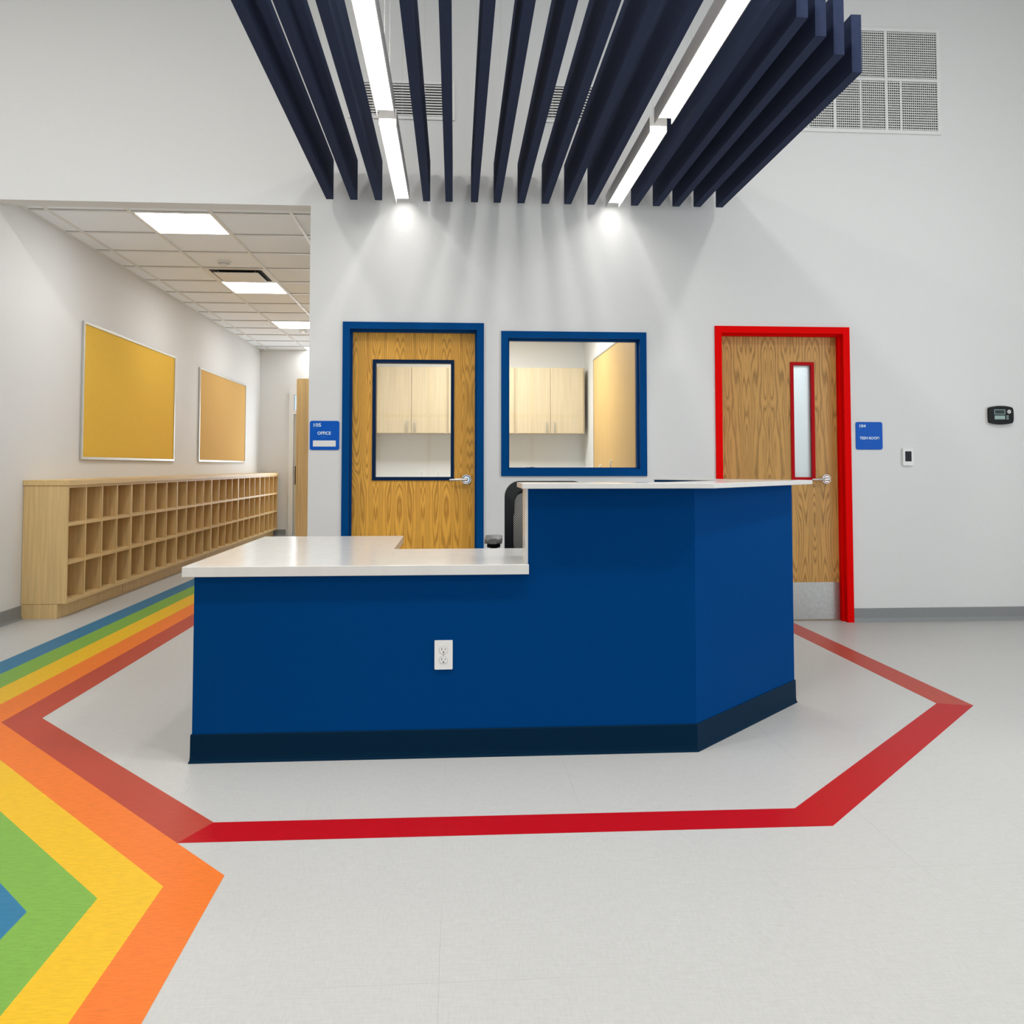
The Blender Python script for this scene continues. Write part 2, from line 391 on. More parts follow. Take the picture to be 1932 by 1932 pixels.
# rubber base along the walls (cove profile)
def baseboard(name, pts, h=0.102, mat='base', t=0.006):
    """pts: list of segments ((x,y),(x,y),(nx,ny)), n points into the room"""
    bm = bmesh.new()
    for (ax, ay), (bx_, by), (nx, ny) in pts:
        prof = [(0, 0), (t+0.014, 0), (t+0.012, 0.004), (t+0.004, 0.014), (t, 0.03), (t, h-0.003), (t-0.003, h), (0, h)]
        A = [bm.verts.new((ax+nx*d, ay+ny*d, z)) for d, z in prof]; Bv = [bm.verts.new((bx_+nx*d, by+ny*d, z)) for d, z in prof]
        n = len(prof)
        for i in range(n): bm.faces.new([A[i], A[(i+1) % n], Bv[(i+1) % n], Bv[i]])
        bm.faces.new(A); bm.faces.new(Bv[::-1])
    bmesh.ops.recalc_face_normals(bm, faces=bm.faces[:])
    return struct(name, bm, M[mat])
baseboard('baseboard_back', [((2.935, YW), (XMR, YW), (0, -1)), ((0.208, YW), (1.913, YW), (0, -1)), ((HX, YW), (-0.803, YW), (0, -1)), ((XML, YW), (XL, YW), (0, -1))])
baseboard('baseboard_left', [((XL, YW), (XL, 6.62), (1, 0))])
baseboard('baseboard_hall_end', [((XL, YE), (-2.80, YE), (0, -1))])
baseboard('baseboard_right', [((XMR, YF), (XMR, YW), (-1, 0))])

# ------------------------------------------------------------------ doors and interior window
def frame_u(name, mat, x0, x1, z0, z1, parent, bottom=False, fw=0.05):
    """pressed metal frame: face, reveal and door stop, one outline"""
    bm = bmesh.new(); ya, yb = YW-0.012, YW+TW+0.012
    def ring(i, o, y0, y1):
        # i = inner inset, o = outer inset
        bx(bm, x0+o, x0+i, y0, y1, z0, z1-o); bx(bm, x1-i, x1-o, y0, y1, z0, z1-o)
        bx(bm, x0+i, x1-i, y0, y1, z1-i, z1-o)
        if bottom: bx(bm, x0+i, x1-i, y0, y1, z0+o, z0+i)
    ring(fw, 0.0, ya, YW-0.0005)           # face standing proud of the wall
    ring(fw, 0.021, YW-0.0005, yb)
    ring(fw+0.012, fw, YW+0.045, YW+0.088)   # stop
    return link(name, bm, mat, parent)

def lever(parent, x, y, z, d, mat):
    """lever handle on a rosette; d = direction of the lever in x"""
    bm = bmesh.new()
    cyl(bm, (x, y, z), (x, y-0.010, z), 0.036, 0.034, 28); cyl(bm, (x, y-0.010, z), (x, y-0.016, z), 0.030, 0.024, 28)
    r = link('rosette', bm, mat, parent, smooth=True)
    bm = bmesh.new()
    cyl(bm, (x, y-0.012, z), (x, y-0.058, z), 0.013, 0.012, 20)
    pts = [(x, y-0.054, z), (x+d*0.035, y-0.056, z-0.001), (x+d*0.075, y-0.052, z-0.002), (x+d*0.118, y-0.046, z-0.003)]
    for (a, b), (ra, rb) in zip(zip(pts, pts[1:]), ((0.0115, 0.0105), (0.0105, 0.0095), (0.0095, 0.0085))): cyl(bm, a, b, ra, rb, 16)
    for p, rr in zip(pts, (0.0125, 0.0105, 0.0095, 0.0085)): bmesh.ops.create_uvsphere(bm, u_segments=14, v_segments=10, radius=rr, matrix=Matrix.Translation(p))
    return link('lever', bm, mat, r, smooth=True)

YD = YW+0.090      # front face of the door leaves
def door(name, fmat, wmat, litemat, x0, x1, lite, glassmat, hx, kick=False):
    dr = bpy.data.objects.new(name, None); COL.objects.link(dr); dr.location = ((x0+x1)/2, YW, 0); dr['kind'] = 'structure'
    frame_u('door_frame', fmat, x0, x1, 0.0, 2.184, dr)
    lx0, lx1, lz0, lz1 = lite
    bm = bmesh.new()
    holed(bm, x0+0.053, x1-0.053, 0.006, 2.131, [(lx0+0.01, lx1-0.01, lz0+0.01, lz1-0.01)], lambda a, b, c, d: bx(bm, a, b, YD, YD+0.044, c, d))
    link('door_leaf', bm, wmat, dr)
    bm = bmesh.new(); w = 0.024
    for y0, y1 in ((YD-0.010, YD+0.012), (YD+0.032, YD+0.054)):
        bx(bm, lx0, lx0+w, y0, y1, lz0, lz1); bx(bm, lx1-w, lx1, y0, y1, lz0, lz1)
        bx(bm, lx0+w, lx1-w, y0, y1, lz0, lz0+w); bx(bm, lx0+w, lx1-w, y0, y1, lz1-w, lz1)
    link('window_trim', bm, litemat, dr)
    box('door_glass', glassmat, dr, lx0+0.012, lx1-0.012, YD+0.019, YD+0.025, lz0+0.012, lz1-0.012)
    lever(dr, hx, YD, 1.052, -1, M['chrome'])
    bm = bmesh.new()
    for z in (0.25, 1.07, 1.90): cyl(bm, (x0+0.052, YD+0.006, z-0.05), (x0+0.052, YD+0.006, z+0.05), 0.006, seg=12)
    link('hinge', bm, M['steel'], dr)
    if kick: box('kick_plate', M['steel'], dr, x0+0.062, x1-0.062, YD-0.0018, YD, 0.010, 0.283)
    return dr
d1 = door('door_1', M['frameblue'], M['oak1'], M['darkblue'], -0.803, 0.208, (-0.598, -0.006, 1.046, 1.925), M['glass'], 0.085)
d1['label'] = 'golden oak office door with wide glass and blue metal frame'
d2 = door('door_2', M['red'], M['oak2'], M['darkred'], 1.913, 2.935, (2.517, 2.700, 1.042, 1.932), M['frost'], 2.782, True)
d2['label'] = 'oak teen room door with narrow glass, red frame and kick plate'
wr = bpy.data.objects.new('window_1', None); COL.objects.link(wr); wr.location = (0.867, YW, 1.077); wr['kind'] = 'structure'
wr['label'] = 'square interior office window in a blue metal frame'
frame_u('window_frame', M['frameblue'], 0.334, 1.400, 1.077, 2.129, wr, bottom=True)
box('window_glass', M['glass'], wr, 0.38, 1.354, YW+0.088, YW+0.094, 1.123, 2.083)

# exterior door with transom at the far end of the hallway
dr = bpy.data.objects.new('door_3', None); COL.objects.link(dr); dr.location = (-2.22, YE, 0); dr['kind'] = 'structure'
dr['label'] = 'white framed exterior door with transom at hallway end'
bm = bmesh.new()
for b in ((-2.76, -2.685, 0, 2.42), (-1.755, -1.68, 0, 2.42), (-2.685, -1.755, 2.345, 2.42), (-2.685, -1.755, 2.02, 2.09)): bx(bm, b[0], b[1], YE-0.03, YE+0.1, b[2], b[3])
link('door_frame', bm, M['white'], dr)
bm = bmesh.new()
for b in ((-2.680, -2.60, 0.01, 2.015), (-1.84, -1.76, 0.01, 2.015), (-2.60, -1.84, 1.90, 2.015), (-2.60, -1.84, 0.01, 0.25)): bx(bm, b[0], b[1], YE, YE+0.05, b[2], b[3])
link('door_leaf', bm, M['alu'], dr)
boxes('door_glass', M['glass'], dr, [(-2.61, -1.83, YE+0.02, YE+0.026, 0.24, 1.91)])
boxes('transom_glass', M['glass'], dr, [(-2.69, -1.75, YE+0.02, YE+0.026, 2.085, 2.35)])
bm = bmesh.new(); tube(bm, [(-2.64, YE, 1.15), (-2.64, YE-0.05, 1.14), (-2.64, YE-0.05, 0.86), (-2.64, YE, 0.85)], 0.012); link('door_handle', bm, M['black'], dr)
# windows behind the viewpoint (only for the room they belong to)
for nm, b, lb in (('window_2', (XMR+0.03, XMR+0.09, 0.5, 3.5, 0.6, 3.2), None), ('window_3', (-1.5, 2.5, YF-0.09, YF-0.03, 0.0, 3.2), None)):
    bm = bmesh.new(); x0, x1, y0, y1, z0, z1 = b
    if x1-x0 < 1:
        n = 3
        for i in range(n+1):
            yy = y0+(y1-y0)*i/n; yy = min(max(yy, y0+0.03), y1-0.03); bx(bm, x0, x1, yy-0.03, yy+0.03, z0, z1)
        bx(bm, x0+.001, x1-.001, y0, y1, z0, z0+0.06); bx(bm, x0+.001, x1-.001, y0, y1, z1-0.06, z1)
    else:
        n = 4
        for i in range(n+1):
            xx = x0+(x1-x0)*i/n; xx = min(max(xx, x0+0.03), x1-0.03); bx(bm, xx-0.03, xx+0.03, y0, y1, z0, z1)
        bx(bm, x0, x1, y0+.001, y1-.001, z0, z0+0.06); bx(bm, x0, x1, y0+.001, y1-.001, z1-0.06, z1); bx(bm, x0, x1, y0+.001, y1-.001, 2.1, 2.16)
    struct(nm, bm, M['alu'])

# ------------------------------------------------------------------ reception desk
A_, B_, C_ = (-1.013, 3.393), (0.976, 3.393), (1.6525, 4.0535)
D_ = (1.175, 4.615)
def off(path, d):
    """offset an open polyline to its right by d (mitred)"""
    out = []
    for i, p in enumerate(path):
        ns = []
        for a, b in ((i-1, i), (i, i+1)):
            if a >= 0 and b < len(path):
                dx, dy = path[b][0]-path[a][0], path[b][1]-path[a][1]; L = math.hypot(dx, dy); ns.append((dy/L, -dx/L))
        if len(ns) == 1: n = ns[0]; out.append((p[0]+n[0]*d, p[1]+n[1]*d))
        else:
            sx, sy = ns[0][0]+ns[1][0], ns[0][1]+ns[1][1]; k = 2/(sx*sx+sy*sy)
            out.append((p[0]+sx*k*d, p[1]+sy*k*d))
    return out
desk = root('reception_desk', (0.3, 3.9, 0), 'large angled blue reception desk with white counters, standing mid floor', 'desk')
T = 0.12; inn = off([A_, B_, C_, D_], -T)
ZL = 0.7175; ZU = 1.059
def pz(name, mat, pts, z0, z1, bev=0.0, label=None):
    bm = bmesh.new(); prism(bm, pts, z0, z1, bev); o = link(name, bm, mat, desk)
    if label: o['label'] = label
    return o
ZB = 0.02
pz('front_panel', M['blue'], [A_, (0.2945, 3.393), (0.2945, 3.393+T), (-1.013, 3.393+T)], ZB, ZL, label='low front panel')
pz('raised_panel', M['blue'], [(0.2945, 3.393), B_, inn[1], (0.2945, 3.393+T)], ZB, ZU, label='raised front panel')
pz('angled_panel', M['blue'], [B_, C_, inn[2], inn[1]], ZB, ZU, label='angled right panel')
pz('rear_panel', M['blue'], [C_, D_, inn[3], inn[2]], ZB, ZU+0.014)
pz('side_panel', M['blue'], [(-1.013, 3.393+T), (-1.013+T, 3.393+T), (-1.013+T, 4.75), (-1.013, 4.75)], ZB, ZL)
pz('leg_panel', M['lam'], [(-0.34, 4.10), (-0.32, 4.10), (-0.32, 4.72), (-0.34, 4.72)], 0.0, ZL)
box('end_trim', M['quartz'], desk, 0.283, 0.2944, 3.391, 3.393+T+0.002, ZL+0.0405, ZU, 0.001, 'white end trim of the raised panel')
# counters
lw = [(-1.052, 3.360), (0.2955, 3.360), (0.2955, 3.516), (0.90, 3.516), (1.30, 3.90), (1.05, 4.03), (-0.285, 4.03), (-0.285, 4.79), (-1.052, 4.79)]
bm = bmesh.new(); prism(bm, lw, ZL+0.0005, ZL+0.040)
for v in bm.verts: pass
o = link('lower_counter', bm, M['quartz'], desk); o['label'] = 'low white counter top'
md = o.modifiers.new('bevel', 'BEVEL'); md.width = 0.002; md.segments = 2; md.limit_method = 'ANGLE'
up = [(0.262, 3.285), (1.026, 3.285), (1.757, 4.050), (1.560, 4.235), (1.405, 4.08), (0.90, 3.560), (0.262, 3.560)]
pz('raised_counter', M['quartz'], up, ZU+0.0003, ZU+0.021, 0.002, 'raised white transaction counter')
pz('rear_counter', M['quartz'], [(1.745, 4.062), (1.250, 4.665), (1.075, 4.53), (1.50, 4.02)], ZU+0.0143, ZU+0.0205, 0.001, 'thin white cap of the rear panel')
# navy cove base
def cove(path, name):
    bm = bmesh.new(); prof = [(0.0, 0.0), (0.011, 0.0), (0.0105, 0.003), (0.007, 0.010), (0.0055, 0.024), (0.005, 0.106), (0.003, 0.1095), (0.0, 0.1095)]
    rings = [off(path, d) for d, z in prof]; V = [[bm.verts.new((p[0], p[1], prof[i][1])) for p in r] for i, r in enumerate(rings)]
    n = len(prof)
    for i in range(n):
        for k in range(len(path)-1): bm.faces.new([V[i][k], V[i][k+1], V[(i+1) % n][k+1], V[(i+1) % n][k]])
    bm.faces.new([V[i][0] for i in range(n)]); bm.faces.new([V[i][-1] for i in range(n)][::-1])
    bmesh.ops.recalc_face_normals(bm, faces=bm.faces[:])
    return link(name, bm, M['deskbase'], desk)
cove([(-1.013, 4.75), A_, B_, C_, D_], 'cove_base')
box('toe_kick', M['deskbase'], desk, -1.005, 0.98, 3.40, 3.50, 0.0, ZB)

def outlet(x, z, yface, label, group=None, w=0.0715, h=0.114):
    o = root('electrical_outlet', (x, yface, z-h/2), label, 'outlet', group)
    bm = bmesh.new(); prism_y(bm, rrect(x-w/2, x+w/2, z-h/2, z+h/2, 0.003), yface-0.006, yface, 0.0015); link('cover_plate', bm, M['white'], o)
    for s in (-1, 1):
        cz = z+s*0.0195
        bm = bmesh.new()
        pts = [(px, max(min(pz_, cz+0.0135), cz-0.0135)) for px, pz_ in ellipse(x, cz, 0.0168, 0.0168, 28)]
        prism_y(bm, pts, yface-0.0068, yface-0.0055); link('socket_rim', bm, M['offwhite'], o)
        bm = bmesh.new(); pts = [(x+(px-x)*0.94, cz+(q-cz)*0.94) for px, q in pts]
        prism_y(bm, pts, yface-0.0075, yface-0.006); r = link('receptacle', bm, M['white'], o)
        boxes('slots', M['black'], r, [(x-0.0078, x-0.0056, yface-0.0079, yface-0.007, cz-0.001, cz+0.0078), (x+0.0054, x+0.0074, yface-0.0079, yface-0.007, cz, cz+0.0068),
                                      (x-0.0024, x+0.0024, yface-0.0079, yface-0.007, cz-0.0100, cz-0.0055)])
    bm = bmesh.new(); cyl(bm, (x, yface-0.0068, z), (x, yface-0.0055, z), 0.0028, seg=14); link('screw', bm, M['offwhite'], o)
    return o
outlet(-0.042, 0.4005, 3.393, 'white duplex outlet on the blue desk front')

# ------------------------------------------------------------------ office chair (proto) facing the viewer, behind the desk
def make_chair(x, y, ang):
    c = root('office_chair', (0, 0, 0), 'black office chair with grey mesh back behind the raised counter', 'chair')
    # built around the origin, facing -y; turned afterwards
    bm = bmesh.new()
    pts = rrect(-0.235, 0.235, 0.52, 1.065, 0.085, 8)
    inner = rrect(-0.180, 0.180, 0.575, 1.005, 0.06, 8)
    n = len(pts)
    def cy(px, pz, d):  # curved back: recline and wrap
        return 0.20+0.10*(pz-0.52)-0.45*px*px*2.0+d-0.05*math.sin((pz-0.52)/0.545*PI)
    def addring(P, d): return [bm.verts.new((px, cy(px, q, d), q)) for px, q in P]
    a0, a1, b0, b1 = addring(pts, -0.018), addring(pts, 0.022), addring(inner, -0.014), addring(inner, 0.018)
    for i in range(n):
        k = (i+1) % n
        bm.faces.new([a0[i], a0[k], b0[k], b0[i]]); bm.faces.new([a1[k], a1[i], b1[i], b1[k]])
        bm.faces.new([a0[k], a0[i], a1[i], a1[k]]); bm.faces.new([b0[i], b0[k], b1[k], b1[i]])
    bmesh.ops.recalc_face_normals(bm, faces=bm.faces[:])
    o = link('backrest_frame', bm, M['black'], c, True)
    md = o.modifiers.new('bevel', 'BEVEL'); md.width = 0.008; md.segments = 3
    bm = bmesh.new(); N = 14
    grid = {}
    for i in range(N+1):
        for j in range(N+1):
            px = -0.185+0.37*i/N; q = 0.57+0.44*j/N
            grid[i, j] = bm.verts.new((px, cy(px, q, 0.0), q))
    for i in range(N):
        for j in range(N): bm.faces.new([grid[i, j], grid[i+1, j], grid[i+1, j+1], grid[i, j+1]])
    o = link('backrest_mesh', bm, M['mesh'], c, True); md = o.modifiers.new('solid', 'SOLIDIFY'); md.thickness = 0.003
    bm = bmesh.new(); prism(bm, [(p, q) for p, q in rrect(-0.24, 0.24, -0.27, 0.20, 0.09, 8)], 0.43, 0.505, 0.02); link('seat', bm, M['black'], c, True)
    bm = bmesh.new(); prism(bm, [(-0.04, 0.10), (0.04, 0.10), (0.04, 0.25), (-0.04, 0.25)], 0.40, 0.43); prism(bm, [(-0.03, 0.235), (0.03, 0.235), (0.03, 0.262), (-0.03, 0.262)], 0.41, 0.80, 0.006)
    link('back_support', bm, M['black'], c)
    for s in (-1, 1):
        bm = bmesh.new()
        prism(bm, [(p, q) for p, q in rrect(s*0.29-0.045, s*0.29+0.045, -0.19, 0.08, 0.03, 6)], 0.748, 0.775, 0.008); a = link('arm_pad', bm, M['armpad'], c, True)
        bm = bmesh.new(); prism(bm, [(p, q) for p, q in rrect(s*0.29-0.035, s*0.29+0.035, -0.10, 0.03, 0.02, 4)], 0.720, 0.7475, 0.004)
        prism(bm, [(s*0.29-0.018, -0.07), (s*0.29+0.018, -0.07), (s*0.29+0.018, 0.0), (s*0.29-0.018, 0.0)], 0.47, 0.722, 0.004)
        x0, x1 = sorted((s*0.18, s*0.308)); bx(bm, x0, x1, -0.07, 0.0, 0.40, 0.432, 0.004); bx(bm, *sorted((s*0.272, s*0.308)), -0.07, 0.0, 0.42, 0.48)
        link('arm_support', bm, M['black'], c)
    bm = bmesh.new(); cyl(bm, (0, 0, 0.11), (0, 0, 0.40), 0.026, 0.024); cyl(bm, (0, 0, 0.385), (0, 0, 0.43), 0.09, 0.11); link('gas_column', bm, M['black'], c)
    bm = bmesh.new()
    for k in range(5):
        a = 2*PI*k/5; cyl(bm, (0, 0, 0.115), (0.30*math.cos(a), 0.30*math.sin(a), 0.075), 0.030, 0.018, 12)
    link('star_base', bm, M['black'], c)
    for k in range(5):
        a = 2*PI*k/5; px, py = 0.30*math.cos(a), 0.30*math.sin(a); bm = bmesh.new()
        tx, ty = -math.sin(a)*0.022, math.cos(a)*0.022
        for s in (-1, 1): cyl(bm, (px+tx*s*0.3, py+ty*s*0.3, 0.028), (px+tx*s, py+ty*s, 0.028), 0.028, seg=18)
        cyl(bm, (px, py, 0.03), (px, py, 0.078), 0.008, seg=10); link('caster', bm, M['black'], c)
    c.location = (x, y, 0); c.rotation_euler = (0, 0, ang)
    return c
chair = make_chair(0.50, 4.52, math.radians(-4))

# ------------------------------------------------------------------ cubby run along the left wall
CXF = -2.921; CY0, CY1 = 6.620, 14.215; NU = 6; UL = (CY1-CY0)/NU
ordn = ['nearest', 'second nearest', 'third nearest', 'fourth nearest', 'second farthest', 'farthest']
def make_cubby(y0, label):
    c = root('cubby_unit', (XL, y0, 0), label, 'cubby shelf', 'cubby units along the left wall')
    xb, xf = XL+0.003, CXF; y1 = y0+UL-0.001; z0, z1 = 0.112, 1.003; t = 0.019
    box('side_panel', M['lam'], c, xb, xf, y0, y0+t, z0, z1, 0.0008); box('side_panel', M['lam'], c, xb, xf, y1-t, y1, z0, z1, 0.0008)
    box('back_panel', M['lam'], c, xb, xb+0.010, y0+t, y1-t, z0, z1)
    box('bottom_panel', M['lamh'], c, xb+0.01, xf, y0+t, y1-t, z0, z0+0.025); box('top_panel', M['lamh'], c, xb+0.01, xf, y0+t, y1-t, z1-0.020, z1)
    op = (z1-0.020-z0-0.025*3)/3
    for k in (1, 2): zz = z0+0.025+k*op+(k-1)*0.025; box('shelf', M['lamh'], c, xb+0.01, xf-0.001, y0+t, y1-t, zz, zz+0.025)
    pitch = (y1-y0-t)/4
    for k in (1, 2, 3):
        for q in range(3):
            zz = z0+0.025+q*(op+0.025); yy = y0+k*pitch
            box('divider', M['lam'], c, xb+0.01, xf-0.0005, yy, yy+t, zz, zz+op)
    box('plinth', M['lam'], c, xb, -2.985, y0+0.006, y1-0.001, 0.0, z0-0.0005)
    return c
cub = make_cubby(CY0, 'light oak three row cubby unit, nearest of six in the hallway')
for k in range(1, NU):
    u = copy_tree(cub); u.location = (XL, CY0+k*UL, 0)
    u['label'] = 'light oak three row cubby unit, %s of six in the hallway' % ordn[k]
ct = box('cubby_worktop', M['lamh'], None, XL+0.002, CXF+0.014, CY0-0.012, CY1+0.01, 1.0035, 1.043, 0.0015)
tag(ct, 'long light oak top lying along all the cubby units', 'worktop')

# ------------------------------------------------------------------ cork boards
def board(y0, y1, z0, z1, mat, label):
    r = root('cork_board', (XL, (y0+y1)/2, z0), label, 'bulletin board', 'hallway cork boards')
    x = XL+0.001; box('cork_panel', mat, r, x, x+0.012, y0+0.01, y1-0.01, z0+0.01, z1-0.01)
    bm = bmesh.new(); w = 0.024
    bx(bm, x, x+0.020, y0, y0+w, z0, z1, 0.002); bx(bm, x, x+0.020, y1-w, y1, z0, z1, 0.002)
    bx(bm, x+0.0005, x+0.0195, y0+w, y1-w, z0, z0+w, 0.002); bx(bm, x+0.0005, x+0.0195, y0+w, y1-w, z1-w, z1, 0.002)
    link('aluminium_frame', bm, M['alu'], r)
board(7.560, 9.985, 1.207, 2.420, M['cork'], 'large yellow cork board, nearer of two on the hallway wall')
board(10.93, 13.30, 1.207, 2.410, M['cork2'], 'tan cork board, farther of two on the hallway wall')

# ------------------------------------------------------------------ tall cabinet in the hallway
tc = root('tall_cabinet', (-1.42, 10.0, 0), 'tall light oak cabinet in hallway, seen beside the white wall end', 'cabinet')
box('cabinet_body', M['lam'], tc, -1.775, HX-0.002, 9.70, 10.90, 0.08, 2.146, 0.002)
box('plinth', M['base'], tc, -1.735, HX-0.002, 9.72, 10.88, 0.0, 0.08)
for k in range(2):
    dd = box('cabinet_door', M['lam'], tc, -1.795, -1.776, 9.702+k*0.6, 10.296+k*0.6, 0.085, 2.142, 0.001)
    bm = bmesh.new(); yy = 10.25+k*0.1; tube(bm, [(-1.795, yy, 1.05), (-1.82, yy, 1.06), (-1.82, yy, 1.16), (-1.795, yy, 1.17)], 0.004); link('handle', bm, M['chrome'], dd)

# ------------------------------------------------------------------ hallway ceiling fittings
hl = None
for k, (jj, lb) in enumerate([(0, 'nearest'), (4, 'second, beyond the air vent'), (8, 'third'), (12, 'farthest')]):
    y = Y0+jj*P; x = X0
    if hl is None:
        hl = root('ceiling_panel_light', (x+P/2, y+P/2, ZC), '', 'ceiling light', 'hallway ceiling panel lights')
        bm = bmesh.new(); w = 0.020
        bx(bm, x+g, x+g+w*0.5, y+g, y+P-g, ZC-0.004, ZC+0.002); bx(bm, x+P-g-w*0.5, x+P-g, y+g, y+P-g, ZC-0.004, ZC+0.002)
        bx(bm, x+g+w*.5, x+P-g-w*.5, y+g, y+g+w*.5, ZC-0.004, ZC+0.002); bx(bm, x+g+w*.5, x+P-g-w*.5, y+P-g-w*.5, y+P-g, ZC-0.004, ZC+0.002)
        link('light_frame', bm, M['fixture'], hl)
        box('diffuser', M['panel_glow'], hl, x+g+0.010, x+P-g-0.010, y+g+0.010, y+P-g-0.010, ZC-0.0025, ZC+0.002)
        q = hl
    else: q = copy_tree(hl)
    q.location = (x+P/2, y+P/2, ZC); q['label'] = 'square white ceiling light panel in the hallway, %s of four' % lb
# air diffuser with a flat plaque
y = Y0+3*P; x = X0
v = root('ceiling_air_vent', (x+P/2, y+P/2, ZC), 'square white air diffuser in the hallway ceiling before the second light', 'air vent')
box('vent_throat', M['dark'], v, x+g+0.03, x+P-g-0.03, y+g+0.03, y+P-g-0.03, ZC-0.002, ZC+0.003)
bm = bmesh.new()
bx(bm, x+g, x+g+0.034, y+g, y+P-g, ZC-0.006, ZC+0.002); bx(bm, x+P-g-0.034, x+P-g, y+g, y+P-g, ZC-0.006, ZC+0.002)
bx(bm, x+g, x+P-g, y+g, y+g+0.034, ZC-0.0065, ZC+0.002); bx(bm, x+g, x+P-g, y+P-g-0.034, y+P-g, ZC-0.0065, ZC+0.002)
link('vent_frame', bm, M['grid'], v)
box('plaque', M['grid'], v, x+0.085, x+P-0.085, y+0.085, y+P-0.085, ZC-0.030, ZC-0.022, 0.002)
boxes('hanger', M['alu'], v, [(x+0.12, x+0.13, y+0.12, y+0.13, ZC-0.022, ZC), (x+P-0.13, x+P-0.12, y+0.12, y+0.13, ZC-0.022, ZC), (x+0.12, x+0.13, y+P-0.13, y+P-0.12, ZC-0.022, ZC), (x+P-0.13, x+P-0.12, y+P-0.13, y+P-0.12, ZC-0.022, ZC)])
def detector(x, y, lb):
    r = root('smoke_detector', (x, y, ZC), lb, 'smoke detector', 'hallway smoke detectors')
    bm = bmesh.new(); cyl(bm, (x, y, ZC+0.004), (x, y, ZC-0.014), 0.062, 0.062, 28); link('mounting_base', bm, M['white'], r, True)
    bm = bmesh.new(); cyl(bm, (x, y, ZC-0.014), (x, y, ZC-0.042), 0.050, 0.030, 28); link('sensor_dome', bm, M['white'], r, True)
    bm = bmesh.new(); cyl(bm, (x, y, ZC-0.020), (x, y, ZC-0.024), 0.0495, 0.0475, 28); link('sensor_slot', bm, M['offwhite'], r, True)
detector(-2.20, 8.14, 'round white smoke detector just before the hallway air vent')
detector(-2.17, 12.19, 'tiny white smoke detector beyond the third hallway light')

# ------------------------------------------------------------------ baffles and strip lights
KC = 1.04; ZBF = 3.033; HB = 0.285; YFAR = 5.964
names = ['leftmost of all', 'second from the left', 'just left of the left strip light']
xs = [-0.852, -0.690, -0.523, None, -0.197, -0.044, 0.130, 0.286, 0.451, 0.619, 0.775, 0.938, None, 1.243, 1.397, 1.536, 1.686, 1.845]
mid = ['just right of the left strip light', 'second right of the left strip light', 'third right of the left strip light', 'fourth right of the left strip light',
       'fourth left of the right strip light', 'third left of the right strip light', 'second left of the right strip light', 'just left of the right strip light']
rt = ['just right of the right strip light', 'fourth from the right end', 'third from the right end', 'second from the right end', 'outermost at the right, its end fully seen']
labs = names+[None]+mid+[None]+rt
for x, lb in zip(xs, labs):
    if x is None: continue
    x *= KC; yn = max(3.848-(1.919-x), 2.65)
    r = root('acoustic_baffle', (x, (YFAR+yn)/2, ZBF), 'dark navy felt ceiling baffle, '+lb, 'acoustic baffle', 'hanging felt baffles')
    box('felt_panel', M['baffle'], r, x-0.0254, x+0.0254, yn, YFAR, ZBF, ZBF+HB, 0.0015)
    for yy in (yn+0.25, YFAR-0.45):
        bm = bmesh.new(); cyl(bm, (x, yy, ZBF+HB), (x, yy, CEIL), 0.0012, seg=6); link('suspension_cable', bm, M['alu'], r)
def strip(x, y0, y1, lb):
    r = root('strip_light', (x, (y0+y1)/2, 3.027), lb, 'strip light', 'linear strip lights between the baffles')
    w = 0.0495; z0, z1 = 3.027, 3.116
    bm = bmesh.new()
    bx(bm, x-w, x-w+0.004, y0, y1, z0, z1); bx(bm, x+w-0.004, x+w, y0, y1, z0, z1); bx(bm, x-w+0.004, x+w-0.004, y0+0.001, y1-0.001, z1-0.004, z1)
    link('housing', bm, M['fixture'], r)
    box('end_cap', M['fixture'], r, x-w+0.004, x+w-0.004, y0, y0+0.003, z0+0.034, z1-0.004); box('end_cap', M['fixture'], r, x-w+0.004, x+w-0.004, y1-0.003, y1, z0+0.034, z1-0.004)
    box('diffuser', M['linear_glow'], r, x-w+0.0045, x+w-0.0045, y0+0.0035, y1-0.0035, z0+0.034, z0+0.040)
    for yy in (y0+0.12, y1-0.12):
        bm = bmesh.new(); cyl(bm, (x, yy, z1), (x, yy, CEIL), 0.0012, seg=6); cyl(bm, (x, yy, z1), (x, yy, z1+0.03), 0.006, 0.003, 10); link('suspension_cable', bm, M['alu'], r)
strip(-0.375, 4.607, 5.995, 'white strip light, farther one of the left pair')
strip(-0.375, 3.07, 4.498, 'white strip light, nearer one of the left pair')
strip(1.138, 4.607, 5.995, 'white strip light, farther one of the right pair')
strip(1.138, 3.07, 4.498, 'white strip light, nearer one of the right pair')

# ------------------------------------------------------------------ wall grilles
def slat_grille(x0, x1, z0, z1, mx, lb):
    r = root('wall_grille', ((x0+x1)/2, YW, z0-0.022), lb, 'air grille', 'high supply grilles behind the baffles')
    bm = bmesh.new(); fz = 0.022; y0 = YW-0.012
    bx(bm, x0-mx, x0, y0, YW, z0-fz, z1+fz); bx(bm, x1, x1+mx, y0, YW, z0-fz, z1+fz); bx(bm, x0, x1, y0, YW, z0-fz, z0); bx(bm, x0, x1, y0, YW, z1, z1+fz)
    link('grille_frame', bm, M['grid'], r)
    box('grille_backing', M['dark'], r, x0, x1, YW-0.002, YW-0.0005, z0, z1)
    bm = bmesh.new(); n = 12; p = (z1-z0)/n
    for i in range(n): bx(bm, x0, x1, YW-0.010, YW-0.002, z0+i*p+0.004, z0+i*p+0.0135)
    link('louvres', bm, M['grid'], r)
    bm = bmesh.new()
    for px in (x0-mx/2, x1+mx/2): cyl(bm, (px, y0-0.001, (z0+z1)/2), (px, y0, (z0+z1)/2), 0.004, seg=10)
    link('screw', bm, M['dark'], r)
